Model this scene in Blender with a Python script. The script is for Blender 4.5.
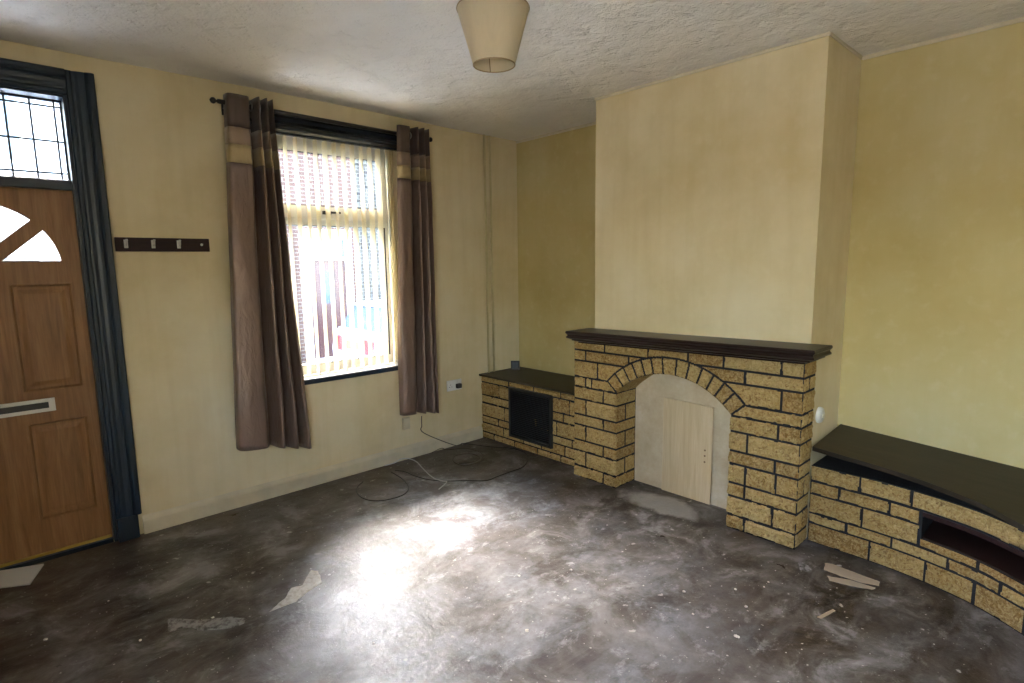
import bpy, bmesh, math, random
from math import radians as RAD, sin, cos, pi
from mathutils import Vector, Matrix, noise
random.seed(7)
S = bpy.context.scene
for o in list(bpy.data.objects): bpy.data.objects.remove(o)
COL = S.collection

# ------------------------------------------------------------------ camera
cam_d = bpy.data.cameras.new('camera'); cam = bpy.data.objects.new('camera', cam_d); COL.objects.link(cam)
FW = Vector((0.67469626, 0.72547541, -0.13590578)); RT = Vector((0.73080985, -0.68242159, -0.0147559)); UP = Vector((0.10345008, 0.08936553, 0.99061187))
M = Matrix((RT, UP, -FW)).transposed().to_4x4(); M.translation = Vector((-3.4338, -3.5999, 1.4633))
cam.matrix_world = M
cam_d.sensor_width = 36; cam_d.sensor_fit = 'HORIZONTAL'; cam_d.lens = 562.6 / 1024 * 36
cam_d.clip_start = .02; cam_d.clip_end = 300
S.camera = cam

# ------------------------------------------------------------------ world, sun, added fill, exposure
S.view_settings.view_transform = 'Standard'; S.view_settings.look = 'None'; S.view_settings.gamma = 1
S.view_settings.use_curve_mapping = False; S.view_settings.exposure = 1.9
W = bpy.data.worlds.new('world'); S.world = W; W.use_nodes = True
nt = W.node_tree; nt.nodes.clear()
sky = nt.nodes.new('ShaderNodeTexSky'); sky.sky_type = 'NISHITA'; sky.sun_disc = False
sky.sun_elevation = RAD(48); sky.sun_rotation = RAD(0); sky.dust_density = 3.0; sky.air_density = 1.2
bg = nt.nodes.new('ShaderNodeBackground'); bg.inputs[1].default_value = 2.7
wo = nt.nodes.new('ShaderNodeOutputWorld')
nt.links.new(sky.outputs[0], bg.inputs[0]); nt.links.new(bg.outputs[0], wo.inputs[0])
sd = bpy.data.lights.new('sun', 'SUN'); sd.energy = 4.4; sd.angle = RAD(24); sd.color = (.88, .94, 1)
sun = bpy.data.objects.new('sun', sd); COL.objects.link(sun)
sun.rotation_euler = Vector((.12, -.37, -1.0)).to_track_quat('-Z', 'Y').to_euler()   # hazy high sun over the houses opposite
# unseen fill lamp at the opening added in the left wall, behind the camera
ad = bpy.data.lights.new('side_fill', 'AREA'); ad.shape = 'RECTANGLE'; ad.size = .85; ad.size_y = 1.05; ad.energy = 5.5; ad.color = (1, .96, .9)
al = bpy.data.objects.new('side_fill', ad); COL.objects.link(al)
al.location = (-4.42, -4.05, 1.5); al.rotation_euler = Vector((1, 0, 0)).to_track_quat('-Z', 'Z').to_euler()

# ------------------------------------------------------------------ helpers
def tag(o, label=None, cat=None, group=None, kind=None):
    if label: o['label'] = label
    if cat: o['category'] = cat
    if group: o['group'] = group
    if kind: o['kind'] = kind
    return o
def wloc(o):
    v = Vector((0, 0, 0))
    while o is not None: v += o.location; o = o.parent
    return v
def obj(name, bm, mat, parent=None, label=None, smooth=False, origin=None):
    """links a bmesh built in world coordinates as one mesh object"""
    me = bpy.data.meshes.new(name)
    if parent is not None: off = wloc(parent); loc = Vector((0, 0, 0))
    else: off = Vector(origin) if origin is not None else Vector((0, 0, 0)); loc = off.copy()
    bmesh.ops.translate(bm, vec=-off, verts=bm.verts)
    bmesh.ops.recalc_face_normals(bm, faces=bm.faces)
    bm.to_mesh(me); bm.free()
    o = bpy.data.objects.new(name, me); COL.objects.link(o)
    for m in (mat if isinstance(mat, (list, tuple)) else [mat]): me.materials.append(m)
    o.location = loc
    if parent is not None: o.parent = parent
    if smooth:
        for p in me.polygons: p.use_smooth = True
    if label: o['label'] = label
    return o
def empty(name, loc, label=None, cat=None, group=None, kind=None):
    o = bpy.data.objects.new(name, None); COL.objects.link(o); o.location = loc; o.empty_display_size = .1
    return tag(o, label, cat, group, kind)
def box(bm, x0, x1, y0, y1, z0, z1, mi=0, bev=0):
    t = bmesh.new()
    vs = [t.verts.new(p) for p in ((x0,y0,z0),(x1,y0,z0),(x1,y1,z0),(x0,y1,z0),(x0,y0,z1),(x1,y0,z1),(x1,y1,z1),(x0,y1,z1))]
    for f in ((0,3,2,1),(4,5,6,7),(0,1,5,4),(1,2,6,5),(2,3,7,6),(3,0,4,7)): t.faces.new([vs[i] for i in f])
    bmesh.ops.recalc_face_normals(t, faces=t.faces)
    if bev: bmesh.ops.bevel(t, geom=t.edges[:], offset=bev, segments=2, affect='EDGES', profile=.5)
    merge(bm, t, mi)
def merge(bm, t, mi=0):
    for f in t.faces: f.material_index = mi
    me = bpy.data.meshes.new('tmp'); t.to_mesh(me); t.free(); bm.from_mesh(me); bpy.data.meshes.remove(me)
def bbox(*a, **k):
    bm = bmesh.new(); box(bm, *a, **k); return bm
def tube(bm, pts, r, seg=10, caps=True, mi=0):
    pts = [Vector(p) for p in pts]; rs = r if isinstance(r, (list, tuple)) else [r] * len(pts)
    rings = []; pn = None
    for i, p in enumerate(pts):
        d = (pts[min(i+1, len(pts)-1)] - pts[max(i-1, 0)]).normalized()
        if pn is None: n = d.orthogonal().normalized()
        else: n = (pn - d * pn.dot(d)).normalized()
        pn = n; b = d.cross(n)
        rings.append([bm.verts.new(p + (n * cos(2*pi*k/seg) + b * sin(2*pi*k/seg)) * rs[i]) for k in range(seg)])
    for a, b in zip(rings, rings[1:]):
        for k in range(seg):
            f = bm.faces.new((a[k], a[(k+1) % seg], b[(k+1) % seg], b[k])); f.material_index = mi
    if caps: bm.faces.new(rings[0][::-1]).material_index = mi; bm.faces.new(rings[-1]).material_index = mi
def lathe(bm, prof, c, seg=40, axis='z'):
    rings = []
    for r, h in prof:
        if axis == 'z': rings.append([bm.verts.new((c[0]+r*cos(2*pi*k/seg), c[1]+r*sin(2*pi*k/seg), c[2]+h)) for k in range(seg)])
        elif axis == 'y': rings.append([bm.verts.new((c[0]+r*cos(2*pi*k/seg), c[1]+h, c[2]+r*sin(2*pi*k/seg))) for k in range(seg)])
        else: rings.append([bm.verts.new((c[0]+h, c[1]+r*cos(2*pi*k/seg), c[2]+r*sin(2*pi*k/seg))) for k in range(seg)])
    for a, b in zip(rings, rings[1:]):
        for k in range(seg): bm.faces.new((a[k], a[(k+1) % seg], b[(k+1) % seg], b[k]))
    return rings
def crom(pts, n):
    """Catmull-Rom through points, n samples per span"""
    P = [Vector(p) for p in pts]; P = [2*P[0]-P[1]] + P + [2*P[-1]-P[-2]]; out = []
    for i in range(1, len(P)-2):
        a, b, c, d = P[i-1:i+3]
        for k in range(n):
            t = k / n
            out.append(.5*((2*b)+(c-a)*t+(2*a-5*b+4*c-d)*t*t+(3*b-a-3*c+d)*t**3))
    out.append(P[-2]); return out
def plate(loops, half, bev=0.0, fmap=None):
    """a 2D outline with holes, filled and extruded to a bmesh; fmap sends (u, v, w) to the world"""
    cu = bpy.data.curves.new('c', 'CURVE'); cu.dimensions = '2D'; cu.fill_mode = 'BOTH'; cu.extrude = half - bev; cu.bevel_depth = bev; cu.bevel_resolution = 2; cu.offset = -bev
    for L in loops:
        sp = cu.splines.new('POLY'); sp.points.add(len(L)-1); sp.use_cyclic_u = True
        for p, q in zip(sp.points, L): p.co = (q[0], q[1], 0, 1)
    o = bpy.data.objects.new('c', cu); COL.objects.link(o)
    dg = bpy.context.evaluated_depsgraph_get(); me = bpy.data.meshes.new_from_object(o.evaluated_get(dg))
    bm = bmesh.new(); bm.from_mesh(me)
    bpy.data.objects.remove(o); bpy.data.meshes.remove(me); bpy.data.curves.remove(cu)
    for v in bm.verts: v.co = Vector(fmap(*v.co))
    bmesh.ops.remove_doubles(bm, verts=bm.verts, dist=1e-5)
    return bm
rect = lambda a, b, c, d: [(a, c), (b, c), (b, d), (a, d)]
def tri_quads(bm, g):
    for i in range(len(g)-1):
        for j in range(len(g[0])-1): bm.faces.new((g[i][j], g[i][j+1], g[i+1][j+1], g[i+1][j]))

# ------------------------------------------------------------------ materials
def mat(name, col=(.5,.5,.5), rough=.6, metal=0, spec=.5):
    m = bpy.data.materials.new(name); m.use_nodes = True; b = m.node_tree.nodes['Principled BSDF']
    b.inputs['Base Color'].default_value = (*col, 1); b.inputs['Roughness'].default_value = rough
    b.inputs['Metallic'].default_value = metal; b.inputs['Specular IOR Level'].default_value = spec
    return m
class N:
    def __init__(s, m): s.t = m.node_tree; s.b = s.t.nodes.get('Principled BSDF'); s.tc = s.t.nodes.new('ShaderNodeTexCoord')
    def n(s, ty, **k):
        x = s.t.nodes.new(ty)
        for a, v in k.items(): setattr(x, a, v)
        return x
    def l(s, a, b): s.t.links.new(a, b)
    def map(s, scale=(1,1,1), loc=(0,0,0), rot=(0,0,0), src=None):
        x = s.n('ShaderNodeMapping'); x.inputs['Scale'].default_value = scale; x.inputs['Location'].default_value = loc; x.inputs['Rotation'].default_value = rot
        s.l(src or s.tc.outputs['Object'], x.inputs[0]); return x.outputs[0]
    def noise(s, vec, scale, detail=4, rough=.55, dist=0):
        x = s.n('ShaderNodeTexNoise'); x.inputs['Scale'].default_value = scale; x.inputs['Detail'].default_value = detail
        x.inputs['Roughness'].default_value = rough; x.inputs['Distortion'].default_value = dist; s.l(vec, x.inputs['Vector']); return x.outputs[0]
    def ramp(s, fac, stops, interp='LINEAR'):
        x = s.n('ShaderNodeValToRGB'); x.color_ramp.interpolation = interp; e = x.color_ramp.elements
        while len(e) < len(stops): e.new(.5)
        for k, (p, c) in enumerate(stops):
            e[k].position = p; e[k].color = (*c, 1) if isinstance(c, (tuple, list)) else (c, c, c, 1)
        s.l(fac, x.inputs[0]); return x.outputs[0]
    def mix(s, fac, a, b, mode='MIX'):
        x = s.n('ShaderNodeMix'); x.data_type = 'RGBA'; x.blend_type = mode
        for v, i in ((fac, 0), (a, 6), (b, 7)):
            if isinstance(v, (int, float)): x.inputs[i].default_value = v
            elif isinstance(v, tuple): x.inputs[i].default_value = (*v, 1)
            else: s.l(v, x.inputs[i])
        return x.outputs[2]
    def math(s, op, a, b=0.0):
        x = s.n('ShaderNodeMath', operation=op)
        for v, i in ((a, 0), (b, 1)):
            if isinstance(v, (int, float)): x.inputs[i].default_value = v
            else: s.l(v, x.inputs[i])
        return x.outputs[0]
    def bump(s, h, strength=.3, dist=.01, prev=None):
        x = s.n('ShaderNodeBump'); x.inputs['Strength'].default_value = strength; x.inputs['Distance'].default_value = dist
        s.l(h, x.inputs['Height'])
        if prev: s.l(prev, x.inputs['Normal'])
        return x.outputs[0]
    def base(s, c): s.l(c, s.b.inputs['Base Color'])
    def rough(s, c): s.l(c, s.b.inputs['Roughness'])
    def normal(s, c): s.l(c, s.b.inputs['Normal'])

def wall_mat(name='cream_wallpaper', cs=((.56, .455, .25), (.66, .565, .365), (.72, .64, .46))):
    m = mat(name, rough=.75, spec=.25); n = N(m); o = n.map()
    a = n.noise(o, 1.1, 5, .6); b = n.noise(n.map((9, 9, .7)), 1.6, 3); c = n.noise(o, 14, 4)
    col = n.ramp(a, [(.3, cs[0]), (.50, cs[1]), (.70, cs[2])])
    col = n.mix(n.math('MULTIPLY', n.ramp(b, [(.45, 0.), (.75, 1.)]), .18), col, (.45, .35, .16))
    col = n.mix(n.math('MULTIPLY', n.ramp(c, [(.55, 0.), (.8, 1.)]), .15), col, (.78, .72, .52))
    n.base(col)
    wv = n.noise(n.map((60, 60, 25)), 3, 3); n.normal(n.bump(n.mix(.35, wv, c), .22, .004)); return m
def ceiling_mat():
    m = mat('swirled_plaster', rough=.85, spec=.2); n = N(m); o = n.map()
    v = n.n('ShaderNodeTexVoronoi'); v.inputs['Scale'].default_value = 9; v.feature = 'SMOOTH_F1'
    d = n.noise(o, 5, 4, .6); ad = n.n('ShaderNodeVectorMath', operation='MULTIPLY_ADD'); n.l(d, ad.inputs[0]); ad.inputs[1].default_value = (.35, .35, .35); n.l(o, ad.inputs[2])
    n.l(ad.outputs[0], v.inputs['Vector']); f = n.noise(o, 38, 5, .65, .8)
    n.base(n.mix(n.ramp(n.noise(o, 1.3, 4), [(.3, 0.), (.75, 1.)]), (.74, .70, .64), (.86, .83, .78)))
    b1 = n.bump(v.outputs[0], .55, .03); n.normal(n.bump(f, .6, .012, b1)); return m
def floor_mat():
    m = mat('worn_concrete', rough=.4, spec=.5); n = N(m); o = n.map()
    a = n.noise(o, 1.3, 6, .62, .4); b = n.noise(o, 4.0, 9, .66, .5); c = n.noise(o, 26, 5, .7); f = n.noise(n.map((1, 3.2, 1), rot=(0, 0, .9)), 2.6, 6, .65, .7)
    base = n.ramp(b, [(.36, (.020, .013, .009)), (.46, (.052, .038, .029)), (.54, (.105, .090, .082)), (.64, (.24, .23, .23))])
    g = n.ramp(f, [(.48, 0.), (.60, 1.)]); base = n.mix(n.math('MULTIPLY', g, .45), base, (.15, .14, .14))
    br = n.ramp(a, [(.35, 1.), (.55, 0.)]); base = n.mix(n.math('MULTIPLY', br, .6), base, (.045, .030, .020))
    # window's light pool painted into the floor, broken up with pale adhesive residue
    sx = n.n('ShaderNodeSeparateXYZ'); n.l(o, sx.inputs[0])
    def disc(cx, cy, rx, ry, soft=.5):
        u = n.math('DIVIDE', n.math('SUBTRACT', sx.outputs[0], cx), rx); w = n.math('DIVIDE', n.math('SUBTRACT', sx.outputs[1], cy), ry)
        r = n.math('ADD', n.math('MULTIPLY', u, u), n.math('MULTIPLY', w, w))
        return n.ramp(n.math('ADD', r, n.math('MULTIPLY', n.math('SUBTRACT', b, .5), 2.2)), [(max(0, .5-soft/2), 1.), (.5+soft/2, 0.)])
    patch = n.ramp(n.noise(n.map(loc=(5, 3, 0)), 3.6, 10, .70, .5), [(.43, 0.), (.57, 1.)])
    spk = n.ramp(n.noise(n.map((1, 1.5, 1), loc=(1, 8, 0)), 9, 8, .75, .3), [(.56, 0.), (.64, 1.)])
    light_pool = n.math('MULTIPLY', n.math('MAXIMUM', disc(-1.55, -.95, .85, .62, .9), n.math('MULTIPLY', disc(-1.85, -1.95, 1.05, 1.05, .9), .38)), n.ramp(c, [(.3, .5), (.6, 1.)])); light_pool = n.math('MULTIPLY', light_pool, n.math('ADD', n.math('MULTIPLY', patch, .68), .22))
    base = n.mix(n.math('MULTIPLY', light_pool, 1.0), base, (.46, .50, .58)); base = n.mix(n.math('MULTIPLY', spk, n.math('ADD', n.math('MULTIPLY', light_pool, .7), .12)), base, (.66, .67, .70))
    hearth = disc(-.55, -1.78, .16, .36, .35); base = n.mix(n.math('MULTIPLY', hearth, .75), base, (.36, .345, .32))
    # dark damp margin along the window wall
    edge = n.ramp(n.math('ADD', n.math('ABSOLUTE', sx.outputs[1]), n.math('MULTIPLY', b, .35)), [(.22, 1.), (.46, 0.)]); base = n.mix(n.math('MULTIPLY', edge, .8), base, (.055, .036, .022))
    sp = n.ramp(n.noise(o, 17, 3, .5), [(.69, 0.), (.73, 1.)]); sp2 = n.ramp(n.noise(o, 60, 2, .5), [(.70, 0.), (.74, 1.)])
    base = n.mix(n.math('MULTIPLY', sp, .6), base, (.5, .48, .46)); base = n.mix(n.math('MULTIPLY', sp2, .7), base, (.6, .58, .55))
    dk = n.ramp(n.noise(n.map(loc=(4, 2, 0)), 11, 5, .6), [(.66, 0.), (.72, 1.)]); base = n.mix(n.math('MULTIPLY', dk, .2), base, (.018, .015, .013))
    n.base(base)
    n.rough(n.ramp(n.noise(o, 3.2, 6, .7), [(.3, .26), (.5, .38), (.7, .55)]))
    b1 = n.bump(b, .25, .02); n.normal(n.bump(c, .35, .006, b1)); return m
def stone_mat():
    m = mat('rock_faced_stone', rough=.85, spec=.2); n = N(m); o = n.map()
    at = n.n('ShaderNodeAttribute', attribute_name='tone')
    c = n.ramp(at.outputs['Fac'], [(0, (.23, .125, .032)), (.3, (.33, .20, .055)), (.6, (.37, .24, .080)), (1, (.45, .32, .13))])
    k = n.noise(o, 55, 6, .75, 1.2); c = n.mix(n.ramp(k, [(.40, 0.), (.68, .9)]), c, (.62, .46, .215))
    k2 = n.noise(n.map(loc=(3, 1, 2)), 38, 5, .7, 2); c = n.mix(n.ramp(k2, [(.50, 0.), (.66, .8)]), c, (.16, .07, .018))
    n.base(c); n.normal(n.bump(k, .9, .012)); return m
def mortar_mat():
    m = mat('black_mortar', (.022, .022, .024), .8, 0, .2); n = N(m); n.normal(n.bump(n.noise(n.map(), 120, 3), .4, .004)); return m
def wood_mat(name, c0, c1, c2, rough=.45, along='z', spec=.4):
    m = mat(name, rough=rough, spec=spec); n = N(m)
    sc = {'z': (14, 14, .9), 'y': (14, .9, 14), 'x': (.9, 14, 14)}[along]
    w = n.noise(n.map(sc), 1.8, 6, .6, .9); g = n.noise(n.map(tuple(q*5 for q in sc)), 2, 3)
    c = n.ramp(w, [(.3, c0), (.5, c1), (.72, c2)]); c = n.mix(.25, c, n.ramp(g, [(.3, c0), (.7, c2)])); n.base(c)
    n.normal(n.bump(g, .12, .002)); return m
def paint_mat(name, col, rough=.3, var=.25, bump=.12):
    m = mat(name, col, rough); n = N(m); o = n.map(); k = n.noise(o, 9, 4)
    n.base(n.mix(n.ramp(k, [(.35, 0.), (.7, var)]), col, tuple(min(1, q*.55+.01) for q in col))); n.normal(n.bump(n.noise(o, 30, 3), bump, .004)); return m
def fabric(name, col, rough=.5, sheen=.3, crinkle=.0):
    m = mat(name, col, rough, 0, .35); n = N(m); o = n.map(); b = n.b
    if 'satin' in name: b.inputs['Metallic'].default_value = .5
    b.inputs['Sheen Weight'].default_value = sheen; b.inputs['Sheen Roughness'].default_value = .4
    k = n.noise(n.map((3, 3, 1)), 9, 5, .6, 1); n.base(n.mix(n.ramp(k, [(.3, 0.), (.7, .4)]), col, tuple(q*.72 for q in col)))
    w = n.noise(o, 160, 2); n.normal(n.bump(k, .15+crinkle, .012, n.bump(w, .15, .001))); return m
def glass_mat(name='window_glass', tint=(.97, .98, .98)):
    m = bpy.data.materials.new(name); m.use_nodes = True; t = m.node_tree; t.nodes.clear()
    tr = t.nodes.new('ShaderNodeBsdfTransparent'); tr.inputs[0].default_value = (*tint, 1); gl = t.nodes.new('ShaderNodeBsdfGlossy'); gl.inputs['Roughness'].default_value = .02
    fr = t.nodes.new('ShaderNodeFresnel'); fr.inputs[0].default_value = 1.35; mx = t.nodes.new('ShaderNodeMixShader'); o = t.nodes.new('ShaderNodeOutputMaterial')
    t.links.new(fr.outputs[0], mx.inputs[0]); t.links.new(tr.outputs[0], mx.inputs[1]); t.links.new(gl.outputs[0], mx.inputs[2]); t.links.new(mx.outputs[0], o.inputs[0]); return m
def brick_mat(name, a, b, mort, rowh=.075, bw=.225):
    m = mat(name, rough=.9, spec=.1); n = N(m)
    sx = n.n('ShaderNodeSeparateXYZ'); n.l(n.map(), sx.inputs[0]); cx = n.n('ShaderNodeCombineXYZ'); n.l(sx.outputs[0], cx.inputs[0]); n.l(sx.outputs[2], cx.inputs[1])
    t = n.n('ShaderNodeTexBrick'); t.inputs['Scale'].default_value = 1; t.inputs['Brick Width'].default_value = bw; t.inputs['Row Height'].default_value = rowh
    t.inputs['Mortar Size'].default_value = .009; t.inputs['Color1'].default_value = (*a, 1); t.inputs['Color2'].default_value = (*b, 1); t.inputs['Mortar'].default_value = (*mort, 1)
    n.l(cx.outputs[0], t.inputs['Vector']); n.base(t.outputs[0]); return m

MW = wall_mat(); MWY = wall_mat('yellower_wallpaper', ((.45, .35, .13), (.52, .43, .20), (.57, .49, .27))); MC = ceiling_mat(); MF = floor_mat(); MST = stone_mat(); MMO = mortar_mat()  # right wall takes a darker, yellower ramp than the other walls
M_skirt = paint_mat('cream_gloss_paint', (.60, .53, .38), .4, .35)
M_pipe = paint_mat('cream_pipe_paint', (.60, .52, .30), .45, .2)
M_navy = paint_mat('dark_navy_paint', (.005, .017, .036), .38, .5, .2)
M_beam = paint_mat('black_gloss_paint', (.012, .016, .024), .2, .3, .05)
M_oak = wood_mat('varnished_hardwood', (.16, .075, .026), (.25, .12, .045), (.36, .19, .08), .42, 'z')
M_oakx = wood_mat('varnished_hardwood_rail', (.16, .075, .026), (.25, .12, .045), (.36, .19, .08), .42, 'x')
M_dark = wood_mat('dark_stained_wood', (.008, .0045, .004), (.018, .009, .007), (.032, .018, .014), .38, 'y', .35)
M_darkx = wood_mat('dark_stained_wood_rail', (.010, .004, .005), (.022, .008, .008), (.034, .014, .013), .5, 'x', .25)
M_slab = wood_mat('dark_slab_top', (.013, .009, .005), (.022, .015, .009), (.034, .024, .015), .45, 'y', .3)
M_pvc = paint_mat('white_plastic_frame', (.80, .79, .75), .3, .1, .0)
M_gask = mat('black_gasket', (.015, .015, .017), .6)
M_glass = glass_mat()
M_blind = fabric('cream_blind_fabric', (.72, .66, .48), .8, .1)
# thin cloth of the blind lets daylight through
n_ = N(M_blind); tl = n_.n('ShaderNodeBsdfTranslucent'); tl.inputs[0].default_value = (.80, .70, .45, 1); mx_ = n_.n('ShaderNodeMixShader'); mx_.inputs[0].default_value = .3
out_ = [x for x in M_blind.node_tree.nodes if x.type == 'OUTPUT_MATERIAL'][0]; n_.l(n_.b.outputs[0], mx_.inputs[1]); n_.l(tl.outputs[0], mx_.inputs[2]); n_.l(mx_.outputs[0], out_.inputs[0])
M_rod = mat('black_metal', (.018, .016, .016), .3, .3)
M_steel = mat('brushed_steel', (.55, .54, .52), .35, 1)
M_white = paint_mat('white_plastic', (.72, .71, .68), .35, .1, 0)
M_black = mat('black_plastic', (.015, .015, .017), .4)
M_dgrey = mat('charcoal_plastic', (.03, .031, .034), .5)

# ------------------------------------------------------------------ room shell
H = 2.5
XL, YB = -4.35, -4.95          # left and rear extents of the room
OPX0, OPX1, OPZ0, OPZ1 = -2.21, -1.17, .712, 2.330       # window opening
DX0, DX1, DZ1 = -3.86, -3.035, 2.345                        # door opening
front = plate([rect(XL-.2, .2, -.6, 3.0), rect(OPX0, OPX1, OPZ0, OPZ1), rect(DX0, DX1, -.02, DZ1)], .14, 0, lambda u, v, w: (u, .14+w, v))
tag(obj('wall_front', front, MW), kind='structure')
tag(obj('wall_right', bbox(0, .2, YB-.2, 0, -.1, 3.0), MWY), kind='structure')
tag(obj('wall_left', plate([rect(YB-.2, 0, -.1, 3.0), rect(-4.5, -3.6, .95, 2.05)], .1, 0, lambda u, v, w: (XL-.1+w, u, v)), MW), kind='structure')  # opening added out of view behind the camera to let fill light in
rear = bbox(XL, 0, YB-.16, YB, -.1, 3.0)
tag(obj('wall_rear', rear, MW), kind='structure')
YA, YC, XB = -1.237, -2.592, -.477
bm = bmesh.new(); box(bm, -.336, 0, YC, YA, 0, H); box(bm, XB, -.336, YC, -2.26, 0, H); box(bm, XB, -.336, -1.455, YA, 0, H); box(bm, XB, -.336, -2.26, -1.455, .835, H)
tag(obj('wall_chimney', bm, MW), kind='structure')

bm = bmesh.new(); g = []
nx, ny = 110, 124
for i in range(nx+1):
    r = []
    for j in range(ny+1):
        x = XL + (0 - XL) * i / nx; y = YB + (0 - YB) * j / ny
        z = H + .006 * noise.noise(Vector((x*1.2, y*1.2, 1))) + .02 * math.exp(-((y+.0)/.35)**2) * min(1, max(0, (-x-.5)/1.2))
        r.append(bm.verts.new((x, y, z)))
    g.append(r)
tri_quads(bm, g)
ret = bmesh.ops.extrude_face_region(bm, geom=bm.faces[:]); bmesh.ops.translate(bm, vec=(0, 0, .2), verts=[v for v in ret['geom'] if isinstance(v, bmesh.types.BMVert)])
tag(obj('ceiling', bm, MC, smooth=False), kind='structure')
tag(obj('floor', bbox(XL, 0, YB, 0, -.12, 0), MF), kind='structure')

# skirting along the window wall, thin painted bead where the breast and alcove meet the ceiling
bm = bmesh.new(); prof = [(0, 0), (-.018, 0), (-.018, .075), (-.012, .088), (-.006, .094), (0, .104)]
ra = [bm.verts.new((-2.925, p[0], p[1])) for p in prof]; rb = [bm.verts.new((-.458, p[0], p[1])) for p in prof]
for k in range(len(prof)-1): bm.faces.new((ra[k], ra[k+1], rb[k+1], rb[k]))
bm.faces.new(ra); bm.faces.new(rb[::-1])
tag(obj('baseboard_front', bm, M_skirt), kind='structure')
bm = bmesh.new()
box(bm, XB-.007, XB, YC-.007, YA+.007, H-.016, H-.001)
box(bm, XB, 0, YC-.007, YC, H-.016, H-.001); box(bm, XB, 0, YA, YA+.007, H-.016, H-.001)
box(bm, -.007, 0, YB, YC-.007, H-.02, H-.001); box(bm, -.007, 0, YA+.007, -.001, H-.02, H-.001)
tag(obj('trim_1', bm, M_skirt), kind='structure')

# ------------------------------------------------------------------ front door
# navy moulded surround on the wall
def moulding_v(bm, x0, x1, z0, z1, y=-.0):     # stepped profile, upright
    w = x1-x0; P = [(0, 0), (0, -.016), (.06, -.021), (.16, -.021), (.22, -.016), (.30, -.017), (.42, -.024), (.55, -.027), (.66, -.026), (.70, -.032), (.78, -.037), (.94, -.037), (1, -.030), (1, 0)]
    a = [bm.verts.new((x0+p[0]*w, y+p[1], z0)) for p in P]; b = [bm.verts.new((x0+p[0]*w, y+p[1], z1)) for p in P]
    for k in range(len(P)-1): bm.faces.new((a[k], a[k+1], b[k+1], b[k]))
    bm.faces.new((a[-1], a[0], b[0], b[-1])); bm.faces.new(a); bm.faces.new(b[::-1])
def moulding_h(bm, x0, x1, z0, z1):
    w = z1-z0; P = [(0, 0), (0, -.016), (.06, -.021), (.16, -.021), (.22, -.016), (.30, -.017), (.42, -.024), (.55, -.027), (.66, -.026), (.70, -.032), (.78, -.037), (.94, -.037), (1, -.030), (1, 0)]
    a = [bm.verts.new((x0, p[1], z0+p[0]*w)) for p in P]; b = [bm.verts.new((x1, p[1], z0+p[0]*w)) for p in P]
    for k in range(len(P)-1): bm.faces.new((a[k], a[k+1], b[k+1], b[k]))
    bm.faces.new((a[-1], a[0], b[0], b[-1])); bm.faces.new(a); bm.faces.new(b[::-1])
bm = bmesh.new(); moulding_v(bm, -3.045, -2.928, .13, 2.432); box(bm, -3.045, -2.948, -.040, 0, 0, .13, bev=.004)
moulding_h(bm, -3.97, -3.0445, 2.315, 2.432)
moulding_v(bm, -3.85, -3.97, .13, 2.3155)
tag(obj('trim_2', bm, M_navy), kind='structure')
# frame within the opening: jambs, head, transom bar
bm = bmesh.new()
box(bm, -3.06, DX1, .0, .16, 0, DZ1); box(bm, DX0, -3.845, .0, .16, 0, DZ1); box(bm, -3.845, -3.06, .0, .16, 2.305, DZ1)
box(bm, -3.845, -3.06, .03, .16, 1.865, 1.912, bev=.003); box(bm, -3.845, -3.06, .045, .16, -.02, .004)
tag(obj('trim_3', bm, M_navy), kind='structure')
# leaded light above the door
wn = obj('window_2', plate([rect(-3.845, -3.06, 1.912, 2.305), rect(-3.835, -3.068, 1.922, 2.297)], .01, 0, lambda u, v, w: (u, .095+w, v)), M_navy); tag(wn, kind='structure')
obj('pane', bbox(-3.836, -3.067, .093, .098, 1.921, 2.298), M_glass, wn)
bm = bmesh.new()
for x in (-3.091, -3.184, -3.277, -3.370, -3.463, -3.556, -3.649, -3.742, -3.812): box(bm, x-.0045, x+.0045, .088, .0925, 1.921, 2.298)
for z in (1.95, 2.105, 2.272): box(bm, -3.836, -3.067, .087, .0926, z-.0045, z+.0045)
obj('lead_strips', bm, mat('lead_came', (.05, .05, .05), .5, .4), wn)
# leaf with fan light
cx, cz = -3.446, 1.482
def wedge(a0, a1, r0=.0, r1=.312, off=.033):
    # sector inset from its two spokes by off
    pts = []; c = Vector((cx, cz)); m_ = RAD((a0+a1)/2); h_ = RAD((a1-a0)/2)
    ap = c + Vector((cos(m_), sin(m_))) * (off / sin(h_))
    pts.append((ap.x, ap.y))
    e = math.asin(off / r1)
    for k in range(15):
        a = RAD(a0) + e + (RAD(a1-a0) - 2*e) * k / 14; pts.append((cx + r1*cos(a), cz + r1*sin(a)))
    return pts
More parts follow.
